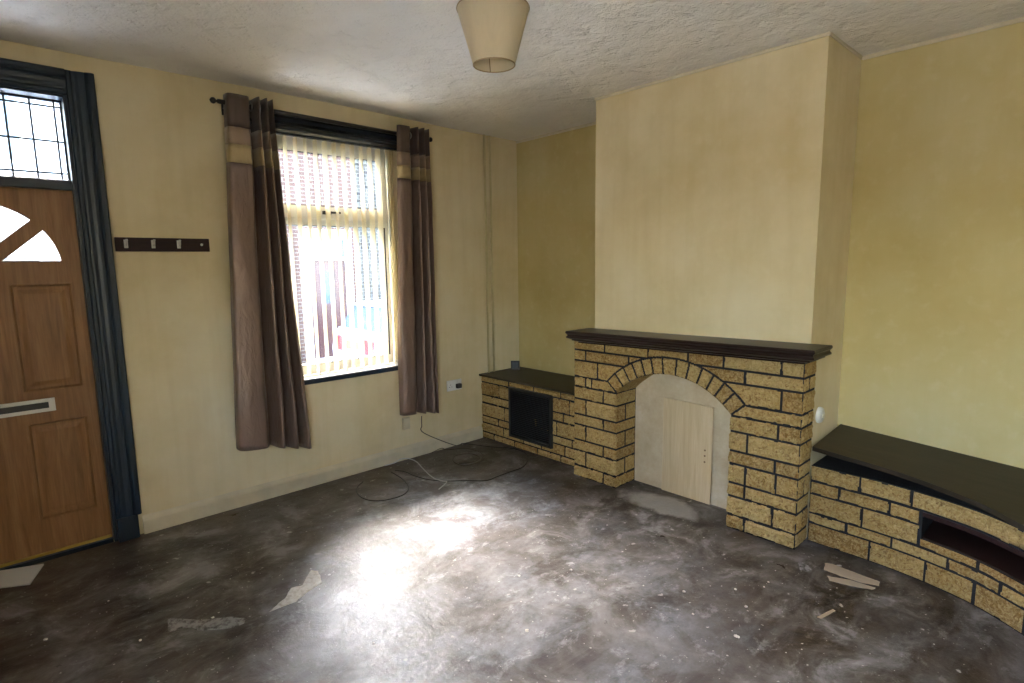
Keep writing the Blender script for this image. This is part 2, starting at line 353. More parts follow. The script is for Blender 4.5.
# quarter panes either side of a vertical spoke, each quarter split by a slanting spoke
fan = []
for a0, a1 in ((-0, 42), (42, 90), (90, 138), (138, 180)): fan.append(wedge(a0, a1))
PX = [(-3.775, -3.505), (-3.352, -3.104)]; PZ = [(.860, 1.405), (.190, .705)]
holes = [rect(a, b, c, d) for a, b in PX for c, d in PZ]
lf = plate([rect(-3.846, -3.059, .006, 1.867)] + fan + holes, .022, .0, lambda u, v, w: (u, .085+w, v))
leaf = obj('door_1', lf, M_oak); tag(leaf, kind='structure')
for a, b in PX:
    for c, d in PZ:
        bm = bmesh.new(); box(bm, a+.0005, b-.0005, .079, .094, c+.0005, d-.0005); box(bm, a-.012, b+.012, .0945, .1065, c-.012, d+.012)
        # mitred moulding and raised field
        def ring(i0, y0, i1, y1):
            A = [(a+i0, y0, c+i0), (b-i0, y0, c+i0), (b-i0, y0, d-i0), (a+i0, y0, d-i0)]; B = [(a+i1, y1, c+i1), (b-i1, y1, c+i1), (b-i1, y1, d-i1), (a+i1, y1, d-i1)]
            va = [bm.verts.new(p) for p in A]; vb = [bm.verts.new(p) for p in B]
            for k in range(4): bm.faces.new((va[k], va[(k+1) % 4], vb[(k+1) % 4], vb[k]))
            return vb
        ring(.0005, .066, .007, .066); ring(.007, .066, .015, .0765); ring(.015, .0765, .016, .0785)
        q = ring(.030, .0785, .052, .0715); bm.faces.new(q)
        obj('door_panel', bm, M_oak, leaf)
for w_ in fan:
    obj('pane', plate([w_], .002, 0, lambda u, v, w: (u, .087+w, v)), M_glass, leaf, label='sector of clear glass in the fan light')
bm = bmesh.new()
obj('letter_plate', plate([rect(-3.665, -3.232, .757, .812+.012), rect(-3.640, -3.258, .775, .806)], .005, .001, lambda u, v, w: (u, .058+w, v)), M_white, leaf, label='white letter plate')
obj('letter_flap', bbox(-3.641, -3.257, .0572, .0630, .774, .807), M_black, leaf, label='black flap of the letter plate')
obj('weather_bar', bbox(-3.838, -3.066, .052, .063, .010, .024), mat('brass_strip', (.45, .30, .06), .4, .3), leaf, label='yellow brass strip along the door foot')

# ------------------------------------------------------------------ window
wf = obj('window_1', plate([rect(OPX0, OPX1, OPZ0+.02, OPZ1), rect(OPX0+.055, OPX1-.06, .80, 1.742), rect(OPX0+.055, OPX1-.06, 1.800, OPZ1-.10)], .035, .004, lambda u, v, w: (u, .165+w, v)), M_pvc); tag(wf, kind='structure')
obj('opening_sash', plate([rect(OPX0+.045, OPX1-.05, 1.785, OPZ1-.082), rect(OPX0+.095, OPX1-.10, 1.868, OPZ1-.118)], .022, .004, lambda u, v, w: (u, .127+w, v)), M_pvc, wf)
bm = plate([rect(OPX0+.094, OPX1-.099, 1.867, OPZ1-.117), rect(OPX0+.102, OPX1-.108, 1.873, OPZ1-.124)], .004, 0, lambda u, v, w: (u, .112+w, v)); obj('gasket', bm, M_gask, wf)
bm = plate([rect(OPX0+.054, OPX1-.059, .799, 1.743), rect(OPX0+.061, OPX1-.068, .806, 1.737)], .004, 0, lambda u, v, w: (u, .135+w, v)); obj('gasket', bm, M_gask, wf)
obj('pane', bbox(OPX0+.096, OPX1-.101, .118, .122, 1.869, OPZ1-.119), M_glass, wf); obj('pane', bbox(OPX0+.056, OPX1-.061, .160, .164, .801, 1.741), M_glass, wf)
bm = bmesh.new(); box(bm, -1.72, -1.66, .09, .104, 1.815, 1.84, bev=.003); box(bm, -1.70, -1.60, .068, .09, 1.822, 1.836, bev=.005)
obj('window_handle', bm, M_black, wf, label='black lever handle')
bm = bmesh.new(); box(bm, OPX0, OPX1, .0, .13, OPZ0, OPZ0+.02, bev=.003); sill = obj('window_sill', bm, M_white, wf)
tag(obj('trim_4', bbox(OPX0-.03, OPX1+.03, -.028, -.001, OPZ0-.014, OPZ0+.02, bev=.006), M_navy), kind='structure')
# dark moulded head board across the top of the opening
bm = bmesh.new(); P = [(0, 2.274), (-.030, 2.274), (-.034, 2.284)] + [(-.034-.030*sin(pi*k/10), 2.286+.058*k/10) for k in range(11)] + [(-.028, 2.350), (-.028, 2.372), (-.040, 2.378), (-.044, 2.388), (-.040, 2.400), (0, 2.402)]
a = [bm.verts.new((-2.27, p[0], p[1])) for p in P]; b = [bm.verts.new((-1.11, p[0], p[1])) for p in P]
for k in range(len(P)): bm.faces.new((a[k], a[(k+1) % len(P)], b[(k+1) % len(P)], b[k]))
bm.faces.new(a); bm.faces.new(b[::-1]); tag(obj('trim_5', bm, M_beam), kind='structure')

# ------------------------------------------------------------------ vertical blind
bl = empty('vertical_blind', (-1.69, .05, 2.26), 'cream vertical blind of narrow hanging slats inside the front window', 'blind')
obj('headrail', bbox(OPX0+.01, OPX1-.01, .03, .068, 2.287, 2.322, bev=.003), M_pvc, bl)
sx_ = [-2.16 + .0655*k for k in range(15)] + [-1.222, -1.195]
zc = .752
for k, x in enumerate(sx_):
    bm = bmesh.new(); an = RAD(86 + 3*sin(k*2.1)) if k < 14 else RAD(62 + 5*k % 11)
    dx, dy = cos(an), sin(an); n = 6; rows = []
    for j in range(13):
        z = 2.284 - (2.284-zc) * j / 12; tw = RAD(2.5)*sin(j*.5+k)
        d = (cos(an+tw), sin(an+tw)); r = []
        for i in range(n+1):
            s = (i/n-.5)*.076; bow = .004*(1-(2*i/n-1)**2)
            r.append(bm.verts.new((x + d[0]*s - d[1]*bow, .052 + d[1]*s + d[0]*bow + .002, z)))
        rows.append(r)
    tri_quads(bm, rows)
    sl = obj('slat', bm, M_blind, bl, smooth=True)
    bm = bmesh.new(); box(bm, -.036, .036, -.003, .003, 0, .024, bev=.001)
    bmesh.ops.rotate(bm, verts=bm.verts, cent=(0, 0, 0), matrix=Matrix.Rotation(an, 3, 'Z')); bmesh.ops.translate(bm, verts=bm.verts, vec=(x-.003*dy, .054, zc-.008))
    obj('slat_weight', bm, M_white, sl)
bm = bmesh.new(); pts = []
for k in range(len(sx_)-1):
    for t in range(6):
        u = t/6; pts.append((sx_[k] + (sx_[k+1]-sx_[k])*u, .018, zc+.004-.012*sin(pi*u)))
tube(bm, pts, .0014, 5); obj('bead_chain', bm, M_white, bl)

# ------------------------------------------------------------------ curtain pole and curtains
pole = empty('curtain_pole', (-1.68, -.09, 2.385), 'thin black metal curtain pole with small ball ends over the front window', 'curtain pole')
zp = lambda x: 2.388 - (x+2.41)/1.44*.016
bm = bmesh.new(); tube(bm, [(-2.375, -.09, zp(-2.375)), (-.980, -.09, zp(-.980))], .0125, 16); obj('pole', bm, M_rod, pole, smooth=True)
for xx, sgn in ((-2.375, -1), (-.980, 1)):
    bm = bmesh.new(); pr = [(.0001, 0), (.012, 0), (.013, .005), (.007, .008), (.007, .013), (.015, .020), (.018, .029), (.014, .039), (.006, .045), (.0001, .047)]
    lathe(bm, [(r, sgn*h) for r, h in pr], (xx, -.09, zp(xx)), 18, 'x'); obj('finial', bm, M_rod, pole, smooth=True)
for xx in (-2.325, -1.03):
    bm = bmesh.new(); box(bm, xx-.006, xx+.006, -.085, -.002, zp(xx)-.016, zp(xx)-.0112); box(bm, xx-.012, xx+.012, -.006, -.0005, zp(xx)-.05, zp(xx)+.02, bev=.002); obj('bracket', bm, M_rod, pole)

C_top = fabric('brown_satin', (.12, .085, .07), .38, .3); C_tan = fabric('tan_satin', (.34, .24, .17), .38, .4); C_gold = fabric('gold_satin', (.47, .36, .19), .38, .4)
C_body = fabric('taupe_satin', (.235, .165, .135), .36, .1, .45)
def curtain(name, top, bot, ztop, zbot, bands, label, eyel, seed):
    root = empty(name, (sum(p[0] for p in bot)/len(bot), -.09, min(zbot)), label, 'curtain', 'eyelet curtains at the front window')
    T = crom([(p[0], p[1], 0) for p in top], 10); B = crom([(p[0], p[1], 0) for p in bot], 10); n = len(T); zs = [zbot[0]+(zbot[1]-zbot[0])*i/(n-1) for i in range(n)]
    def col(v):
        out = []
        for i in range(n):
            w = v*v*(3-2*v)*.25 + v*.75
            p = T[i].lerp(B[i], w); z = ztop + (zs[i]-ztop)*v
            q = Vector((p.x*9, z*2.2+seed, p.y*9)); amp = .010*min(1, v*4)
            out.append((p.x + amp*noise.noise(q), p.y + amp*1.2*noise.noise(q+Vector((7, 3, 1))) + .003*noise.noise(Vector((p.x*40, z*14, seed))), z))
        return out
    cuts = [0] + [ (ztop-b)/(ztop-sum(zbot)/2) for b in bands ] + [1]
    for (v0, v1), m, nm in zip(zip(cuts, cuts[1:]), (C_top, C_tan, C_gold, C_body), ('header_band', 'tan_band', 'gold_band', 'drop')):
        k = max(3, int((v1-v0)*60)); bm = bmesh.new(); rows = [[bm.verts.new(c) for c in col(v0+(v1-v0)*j/k)] for j in range(k+1)]
        tri_quads(bm, rows)
        bmesh.ops.recalc_face_normals(bm, faces=bm.faces)
        ret = bmesh.ops.solidify(bm, geom=bm.faces[:], thickness=.0025)
        o = obj(nm, bm, m, root, smooth=True, label={'header_band': 'dark brown header band', 'tan_band': 'tan satin band', 'gold_band': 'gold satin band', 'drop': 'taupe satin drop'}[nm])
    for x in eyel:
        bm = bmesh.new(); R_ = .022
        pts = [(x, -.09+R_*cos(a), zp(x)+R_*sin(a)) for a in [2*pi*k/24 for k in range(25)]]
        tube(bm, pts, .0035, 6, caps=False); obj('eyelet', bm, M_steel, root, smooth=True)
    return root
f0, b0 = -.150, -.040
topL = [(-2.343, -.070), (-2.338, -.128), (-2.300, -.138), (-2.255, -.134), (-2.222, -.122), (-2.212, -.060), (-2.196, b0), (-2.186, f0), (-2.172, f0), (-2.163, b0), (-2.152, b0), (-2.143, f0), (-2.130, f0), (-2.121, b0), (-2.112, b0), (-2.103, f0), (-2.094, f0+.01)]
botL = [(-2.432, -.085), (-2.424, -.135), (-2.375, -.152), (-2.320, -.154), (-2.268, -.140), (-2.240, -.070), (-2.225, -.060), (-2.190, -.150), (-2.165, -.150), (-2.150, -.065), (-2.135, -.065), (-2.105, -.150), (-2.080, -.150), (-2.065, -.070), (-2.050, -.065), (-2.015, -.140), (-1.992, -.125)]
curtain('eyelet_curtain', topL, botL, 2.432, (.395, .300), (2.250, 2.155, 2.050), 'long taupe curtain with tan and gold bands hanging nearer the front door', (-2.204, -2.157, -2.116), 3.1)
topR = [(-1.247, -.115), (-1.232, -.136), (-1.190, -.138), (-1.150, -.130), (-1.136, -.066), (-1.124, b0), (-1.110, f0), (-1.096, f0), (-1.084, b0), (-1.072, b0), (-1.060, f0), (-1.046, f0), (-1.034, b0), (-1.022, b0), (-1.010, f0), (-.998, f0+.01)]
botR = [(-1.318, -.100), (-1.300, -.142), (-1.245, -.155), (-1.190, -.145), (-1.168, -.075), (-1.150, -.062), (-1.125, -.142), (-1.105, -.145), (-1.088, -.070), (-1.072, -.068), (-1.050, -.145), (-1.030, -.148), (-1.012, -.10), (-1.0, -.075), (-.992, -.12), (-.985, -.13)]
curtain('eyelet_curtain', topR, botR, 2.426, (.385, .335), (2.245, 2.155, 2.065), 'long crinkled taupe curtain with tan and gold bands hanging nearer the fireplace', (-1.130, -1.078, -1.028), 8.7)

# ------------------------------------------------------------------ hook rail
hr = empty('coat_hook_rail', (-2.69, 0, 1.56), 'dark brown wooden coat hook rail on the wall beside the front door', 'coat rack')
obj('rail', bbox(-2.915, -2.465, -.018, -.0005, 1.561, 1.634, bev=.003), M_darkx, hr)
for x in (-2.868, -2.744, -2.622):
    bm = bmesh.new(); box(bm, x-.009, x+.009, -.022, -.0182, 1.578, 1.622, bev=.0015)
    tube(bm, crom([(x, -.021, 1.600), (x, -.040, 1.592), (x, -.050, 1.600), (x, -.052, 1.616)], 6), .0042, 8); tube(bm, [(x, -.052, 1.616), (x, -.052, 1.624)], [.0065, .005], 8)
    obj('hook', bm, M_steel, hr, label='pale metal coat hook')
bm = bmesh.new(); x = -2.506; lathe(bm, [(.0001, 0), (.007, 0), (.007, -.003), (.0001, -.004)], (x, -.0182, 1.600), 12, 'y'); obj('screw_plug', bm, M_steel, hr, label='bare screw where a hook is missing')

# ------------------------------------------------------------------ pipes in the corner
for i, x in enumerate((-.378, -.320)):
    bm = bmesh.new(); tube(bm, [(x, -.020, .556), (x, -.020, 2.497)], .0095, 12); o = obj('heating_pipe', bm, M_pipe, smooth=True, origin=(x, -.014, .556))
    tag(o, ('cream painted upright pipe on the window wall, farther from the corner', 'cream painted upright pipe on the window wall, nearer the corner')[i], 'pipe', 'upright pipes by the corner')

# ------------------------------------------------------------------ sockets and cables
so = empty('wall_socket', (-.735, 0, .47), 'white double wall socket with a dark plug, on the window wall', 'socket')
obj('face_plate', bbox(-.81, -.664, -.009, -.0005, .458, .544, bev=.003), M_white, so)
for x in (-.775, -.70):
    obj('switch', bbox(x-.006, x+.006, -.012, -.009, .518, .532), M_white, so)
bm = bmesh.new()
for x in (-.775,):
    for a, b in ((0, .016), (-.011, -.002), (.011, -.002)): box(bm, x+a-.003, x+a+.003, -.0095, -.0088, .492+b-.003, .492+b+.003)
obj('pin_hole', bm, M_black, so)
pl = obj('plug', bbox(-.728, -.682, -.040, -.0092, .474, .512, bev=.006), M_dgrey, origin=(-.705, -.02, .474)); tag(pl, 'small dark plug pushed into the double socket on the window wall', 'plug')
so2 = empty('round_wall_fitting', (-.316, YC, .66), 'round white electrical fitting low on the side of the chimney breast', 'socket')
bm = bmesh.new(); lathe(bm, [(.0001, -.022), (.030, -.022), (.038, -.018), (.042, -.010), (.043, -.0005), (.0001, -.0005)], (-.316, YC, .66), 32, 'y'); obj('cover', bm, M_white, so2, smooth=True)
bm = bmesh.new(); lathe(bm, [(.0001, -.027), (.010, -.027), (.012, -.022)], (-.316, YC, .66), 20, 'y'); obj('centre_button', bm, M_skirt, so2)
jb = empty('junction_box', (-1.20, -.001, .25), 'small cream junction box low on the wall under the right curtain', 'junction box')
obj('box_body', bbox(-1.235, -1.175, -.022, -.0005, .235, .325, bev=.004), M_skirt, jb); obj('box_lid', bbox(-1.230, -1.180, -.026, -.022, .240, .320, bev=.002), M_skirt, jb)
CAMP = M.translation
def ray(u, v, z=0.0, y=None):
    d = FW + RT*((u-512)/562.6) - UP*((v-341.5)/562.6)
    t = (z - CAMP.z)/d.z if y is None else (y - CAMP.y)/d.y
    return CAMP + d*t
Pc = lambda pts, z=.004: [(lambda q: (q.x, min(q.y, -.024), z))(ray(330+a/4.452, 380+b/4.452)) for a, b in pts]
w0 = [ray(421.6, 416, y=-.03), ray(421.8, 425, y=-.03), ray(424, 433, y=-.035)]
pts = [tuple(p) for p in w0] + Pc([(500, 272), (565, 276), (640, 290), (720, 300), (800, 305), (860, 322), (882, 350), (860, 388), (800, 412), (745, 432), (695, 450), (600, 450), (520, 452), (440, 446), (380, 430), (330, 410), (290, 405)])
bm = bmesh.new(); tube(bm, crom(pts, 8), .0032, 7); tag(obj('aerial_cable', bm, M_black, smooth=True, origin=pts[3]), 'black cable dropping from behind the right curtain and looping wide over the floor', 'cable')
pts = Pc([(225, 375), (270, 362)]) + [tuple(ray(330+a/4.452, 380+b/4.452, z=zz)) for a, b, zz in ((315, 352, .02), (350, 350, .035), (385, 364, .035), (410, 390, .02), (440, 420, .010))] + Pc([(470, 446), (500, 455), (520, 458), (505, 475), (485, 492)], .009)
bm = bmesh.new(); tube(bm, crom(pts, 8), .0036, 7); tag(obj('power_cable', bm, mat('pale_grey_cable', (.45, .45, .47), .4), smooth=True, origin=pts[0]), 'pale grey cable arching just off the floor beside the skirting board', 'cable')
pts = Pc([(272, 412), (300, 428), (330, 450), (350, 482), (335, 508), (295, 526), (240, 538), (190, 540), (145, 528), (120, 505), (122, 480), (150, 452)])
bm = bmesh.new(); tube(bm, crom(pts, 8), .0034, 7); tag(obj('cable_loop', bm, M_black, smooth=True, origin=pts[0]), 'short black cable curled in a ring on the floor, nearest the front door', 'cable')
pts = Pc([(455, 330), (470, 300), (520, 318), (600, 312), (660, 325), (680, 350), (650, 378), (590, 388), (550, 370), (560, 345), (620, 335), (665, 352), (640, 372), (575, 380)], .0135)
bm = bmesh.new(); tube(bm, crom(pts, 8), .0030, 7); tag(obj('coiled_wire', bm, mat('brown_wire', (.05, .035, .025), .5), smooth=True, origin=pts[0]), 'thin dark brown wire in a small tangled coil on the floor near the corner', 'cable')

# ------------------------------------------------------------------ masonry skin as a relief of rock-faced stones
def smooth01(t): t = max(0., min(1., t)); return t*t*(3-2*t)
def masonry(bm, u0, u1, z0, z1, stone_at, place, res=.004, relief=.013, skirt=.02, rough=.009, mort=.006):
    """grid over (u, z). stone_at(u, z) -> None (hole) or (id, distance to the stone's edge). place(u, z, h) -> world"""
    nu = max(1, round((u1-u0)/res)); nz = max(1, round((z1-z0)/res)); V = {}; cell = {}
    lt = bm.faces.layers.float.get('tone_f') or bm.faces.layers.float.new('tone_f')
    for i in range(nu):
        for j in range(nz):
            s = stone_at(u0+(u1-u0)*(i+.5)/nu, z0+(z1-z0)*(j+.5)/nz)
            if s is not None: cell[i, j] = s
    def vert(i, j):
        if (i, j) not in V:
            u = u0+(u1-u0)*i/nu; z = z0+(z1-z0)*j/nz; s = None
            for du, dz in ((0, 0), (1e-4, 1e-4), (-1e-4, -1e-4), (1e-4, -1e-4), (-1e-4, 1e-4)):
                s = stone_at(u+du, z+dz)
                if s is not None: break
            h = 0
            if s is not None and s[0] is not None:
                d = s[1]-mort; k = smooth01(d/.010); rr = random.Random(s[0]).random()
                h = k*(relief*(.75+.5*rr) + rough*noise.noise(Vector((u*34, z*34, s[0]*.37))) + rough*.6*noise.noise(Vector((u*85, z*85, s[0]*.7))))
            V[i, j] = bm.verts.new(place(u, z, h))
        return V[i, j]
    for (i, j), s in cell.items():
        f = bm.faces.new((vert(i, j), vert(i+1, j), vert(i+1, j+1), vert(i, j+1)))
        st = s[0] is not None and s[1] > mort
        f.material_index = 0 if st else 1
        f[lt] = random.Random((s[0] or 0)*7+1).random() if st else 0
def courses(zl, joints, u0, u1, seed):
    """zl: bed-joint heights; joints[k]: upright joints of course k"""
    def at(u, z):
        for k in range(len(zl)-1):
            if zl[k] <= z <= zl[k+1] or (k == 0 and z < zl[0]) or (k == len(zl)-2 and z > zl[-1]):
                js = [u0] + [q for q in joints[k] if u0 < q < u1] + [u1]
                for m in range(len(js)-1):
                    if u <= js[m+1] or m == len(js)-2:
                        wob = .0025*noise.noise(Vector((u*22, z*22, seed)))
                        dl = u-js[m] + (.004 if m == 0 else 0); dr = js[m+1]-u + (.004 if m == len(js)-2 else 0)
                        db = z-zl[k]; dt = zl[k+1]-z
                        return (seed*1000+k*20+m+1, max(0, min(dl, dr, db, dt)+wob))
        return (None, 0)
    return at
def finish_masonry(name, bm, parent, label=None):
    o = obj(name, bm, [MST, MMO], parent, label)
    me = o.data; src = me.attributes.get('tone_f'); vals = [0.]*len(me.polygons)
    if src:
        src.data.foreach_get('value', vals)
        at = me.attributes.new('tone', 'FLOAT', 'FACE'); at.data.foreach_set('value', vals)
    return o
ZL = [0, .08, .188, .262, .370, .443, .550, .637, .705, .815, .888, .972]
JF = [[1.378, 2.332], [1.227, 2.477], [1.376, 2.327], [1.227, 2.328, 2.487], [1.374, 2.478], [1.229, 2.33], [1.373, 2.487], [1.225, 1.275], [1.324, 2.494], [1.222, 1.569, 2.304], [1.379, 1.706, 1.971, 2.184, 2.488]]
S0, S1, XF = 1.126, 2.596, -.555        # fireplace front, measured along -y
O0, O1 = 1.480, 2.236                   # opening
AC, AZ, R1, R2 = 1.858, .302, .507, .607
VA = [138.2, 130.4, 123.2, 116.4, 109.4, 102.6, 95, 86, 78.2, 70.4, 63.3, 56.6, 49.6, 41.8]
base_at = courses(ZL, JF, S0, S1, 1)
def fire_at(u, z):
    r = math.hypot(u-AC, z-AZ); a = math.degrees(math.atan2(z-AZ, u-AC))
    inside = O0 < u < O1
    if inside and (z < .638 or r < R1): return None
    if VA[-1] <= a <= VA[0] and R1 <= r <= R2 and z > .55:
        for k in range(len(VA)-1):
            if VA[k+1] <= a <= VA[k]: return (500+k, min((VA[k]-a)*pi/180*r, (a-VA[k+1])*pi/180*r, R2-r, r-R1+.004))
    s = base_at(u, z)
    if s is None or s[0] is None: return s
    d = s[1]
    if z > .60 and VA[-1]-8 < a < VA[0]+8: d = min(d, max(0, r-R2)) if VA[-1] <= a <= VA[0] else min(d, min(abs((a-VA[0]) if a > VA[0] else (VA[-1]-a))*pi/180*r, 9) if r < R2 else 9)
    if O0-.03 < u < O1+.03 and z < .638: d = min(s[1], d)
    return (s[0], max(0, d))
fp = empty('stone_fireplace', (XF, -(S0+S1)/2, 0), 'arched stone fireplace with black mortar and a dark wooden mantel, against the chimney breast', 'fireplace')
bm = bmesh.new(); masonry(bm, S0, S1, 0, .962, fire_at, lambda u, z, h: (XF-h, -u, z))
# right flank, wrapping back towards the breast wall
fl = courses(ZL, [[], [.08], [], [.075], [], [.085], [], [.08], [], [.075], []], 0, .150, 2)
masonry(bm, 0, .150, 0, .962, fl, lambda u, z, h: (XF+u, -S1-h*.5, z))
# inner flank of the left pier and of the right pier
XR = -.345
fi = courses(ZL[:8]+[.66], [[], [.10], [], [.10], [], [.10], [], []], 0, XR-XF, 3)
masonry(bm, 0, XR-XF, 0, .640, fi, lambda u, z, h: (XF+u, -O0-h*.5+.004, z))
masonry(bm, 0, XR-XF, 0, .640, fi, lambda u, z, h: (XF+u, -O1+h*.5-.004, z), res=.008)
finish_masonry('stone_cladding', bm, fp)
# soffit of the arch: one broad band, same stone
def soff(u, z):     # u = angle param, z = depth
    a = u
    for k in range(len(VA)-1):
        if VA[k+1] <= a <= VA[k]: return (700+k, min((VA[k]-a)*pi/180*R1, (a-VA[k+1])*pi/180*R1))
    return (None, 0)
bm = bmesh.new(); lt = bm.faces.layers.float.new('tone_f'); rows = []
for i in range(97):
    a = RAD(VA[-1] + (VA[0]-VA[-1])*i/96); rows.append([bm.verts.new((XF-.004+(XR-XF+.004)*j/8, -(AC+R1*cos(a)) , AZ+R1*sin(a) + .003*noise.noise(Vector((i*.3, j*.6, 0))))) for j in range(9)])
for i in range(96):
    for j in range(8):
        f = bm.faces.new((rows[i][j], rows[i][j+1], rows[i+1][j+1], rows[i+1][j])); f[lt] = .5
finish_masonry('arch_soffit', bm, fp)
# solid core behind the stones
arc = [(AC+R1*1.008*cos(RAD(a)), AZ+R1*1.008*sin(RAD(a))) for a in [VA[0]+(VA[-1]-VA[0])*k/30 for k in range(31)]]
core = [(S0+.003, 0), (O0-.006, 0), (O0-.006, .64)] + arc[1:-1] + [(O1+.006, .64), (O1+.006, 0), (S1-.002, 0), (S1-.002, .96), (S0+.003, .96)]
ins = [(O0-.02, 0), (O0-.006, 0), (O0-.006, .64)] + arc[1:-1] + [(O1+.006, .64), (O1+.006, 0), (O1+.02, 0), (O1+.02, .83), (O0-.02, .83)]
xc = (XB + -.338)/2; obj('recess_core', plate([ins], (-.338-XB)/2, 0, lambda u, v, w: (xc+w, -u, v)), MMO, fp)
xc = (XF+.002 + XB-.001)/2; hc = (XB-.001-XF-.002)/2
obj('mortar_core', plate([core], hc, 0, lambda u, v, w: (xc+w, -u, v)), MMO, fp)
# mantel: board with a rounded nose over a stepped bed mould; it dips a little towards the corner
bm = bmesh.new(); my0, my1 = -1.182, -2.690
mz = lambda y: 1.030 + (y-my0)/(my1-my0)*.024
P = [(0, 0), (0, -.012), (.006, -.022), (.004, -.034), (.014, -.040), (.022, -.048), (.022, -.058), (.045, -.066), (.045, -.074)]   # inset from the outer line, height
XM = -.712
def mring(ins, dz): return [bm.verts.new(q) for q in ((XB, my0-ins, mz(my0)+dz), (XM+ins, my0-ins, mz(my0)+dz), (XM+ins, my1+ins, mz(my1)+dz), (XB, my1+ins, mz(my1)+dz))]
P = [(.004, 0), (0, -.005), (0, -.014), (.010, -.024), (.010, -.030), (.003, -.036), (.003, -.044), (.022, -.052), (.030, -.056), (.030, -.062), (.060, -.070), (.060, -.078)]
rs = [mring(*p) for p in P]
for a, b in zip(rs, rs[1:]):
    for k in range(4): bm.faces.new((a[k], a[(k+1) % 4], b[(k+1) % 4], b[k]))
bm.faces.new(rs[0]); bm.faces.new(rs[-1][::-1])
obj('mantel_shelf', bm, M_dark, fp, label='dark stained moulded mantel shelf')
# plaster back of the opening, and rough plaster strip at the right
M_plas = mat('old_plaster', rough=.85, spec=.15); n = N(M_plas); o_ = n.map(); n.base(n.ramp(n.noise(o_, 6, 6, .65), [(.3, (.48, .37, .235)), (.55, (.58, .48, .33)), (.8, (.70, .62, .49))])); n.normal(n.bump(n.noise(o_, 45, 5, .7), .6, .01))
back = [(O0-.001, 0), (O0-.001, .636)] + [(AC+(R1)*cos(RAD(a)), AZ+R1*sin(RAD(a))) for a in [VA[0]+(VA[-1]-VA[0])*k/24 for k in range(1, 24)]] + [(O1+.001, .636), (O1+.001, 0)]
# the breast wall's face stands behind it; the recess is lined in front of the breast
bkx = -.345
# fill between lining and opening
obj('recess_lining', plate([back], .004, 0, lambda u, v, w: (bkx+.004+w, -u, v)), M_plas, fp, label='rough cream plaster lining')
bm = bmesh.new(); rows = []
for i in range(60):
    z = .60*i/59; rows.append([bm.verts.new((bkx-.004-.030*smooth01(j/6)-.008*noise.noise(Vector((z*18, j*.8, 2))), -(2.150+.086*j/6), z)) for j in range(7)])
tri_quads(bm, rows); obj('plaster_fillet', bm, M_plas, fp, label='lumpy whitish plaster strip beside the board')

# wooden board closing the hearth
M_board = wood_mat('pale_board', (.46, .34, .19), (.56, .43, .26), (.64, .51, .33), .6, 'z')
bd = empty('fireplace_board', (bkx-.02, -1.87, 0), 'tall pale rectangular board leaning in the arched fireplace opening', 'board')
obj('panel', plate([[(1.700, .003), (2.034, .003), (2.036, .606), (1.702, .616)]], .007, .001, lambda u, v, w: (bkx-.012+w, -u, v)), M_board, bd)
for z in (.300, .335, .262):
    bm = bmesh.new(); lathe(bm, [(.0001, -.001), (.0055, -.001), (.0055, .0003)], (bkx-.0192, -1.992, z), 10, 'x'); obj('screw_hole', bm, mat('dark_hole', (.12, .07, .03), .8), bd)

# ------------------------------------------------------------------ left unit, between the window wall and the fireplace
UX = -.444; LZ = [0, .055, .135, .195, .308, .376, .485, .536]
LJ = [[.15, .40, .66, .90], [.267, .505, .698, .94], [.211, .60, 1.008], [.283, .62, .86], [.132, .40, .70, .924], [.222, .44, .70, .983], [.341, .62, .899]]
lu = empty('low_stone_cupboard', (UX, -.55, 0), 'low stone cupboard with a thin dark top, filling the alcove by the corner', 'cupboard')
bm = bmesh.new(); la = courses(LZ, LJ, .002, 1.124, 4); masonry(bm, .002, 1.124, 0, .536, la, lambda u, z, h: (UX-h, -u, z), res=.005); finish_masonry('stone_front', bm, lu)
obj('mortar_core', bbox(UX+.002, -.001, -1.122, -.001, 0, .536), MMO, lu)
obj('shelf_top', plate([[(-.470, -.002), (-.001, -.002), (-.001, -1.234), (-.474, -1.234+.11), (-.474, -1.124)]], .008, .002, lambda u, v, w: (u, v, .546+w)) if False else bbox(-.474, -.001, -1.123, -.001, .5375, .5545, bev=.002), M_slab, lu, label='thin dark brown top')
gp = empty('vent', (UX, -.61, .1), None); gp.parent = lu; gp.location = (0, -.06, .09); gp.name = 'louvred_vent'
bm = bmesh.new()
y0, y1, z0, z1 = -.375, -.835, .098, .502
fr = plate([rect(-y0, -y1, z0, z1), rect(-y0+.022, -y1-.022, z0+.022, z1-.022)], .014, .003, lambda u, v, w: (UX-.027+w, -u, v)); obj('vent_frame', fr, M_black, gp)
bm = bmesh.new(); box(bm, UX-.020, UX-.014, y1+.021, y0-.021, z0+.021, z1-.021)
for k in range(24):
    z = z0+.026+k*.0148; v = [bm.verts.new(q) for q in ((UX-.021, y1+.023, z), (UX-.021, y0-.023, z), (UX-.030, y0-.023, z+.008), (UX-.030, y1+.023, z+.008), (UX-.021, y0-.023, z+.011), (UX-.021, y1+.023, z+.011))]
    bm.faces.new((v[0], v[1], v[2], v[3])); bm.faces.new((v[3], v[2], v[4], v[5]))
obj('vent_grille', bm, M_black, gp); gp['label'] = 'black louvred vent set in the stone front'
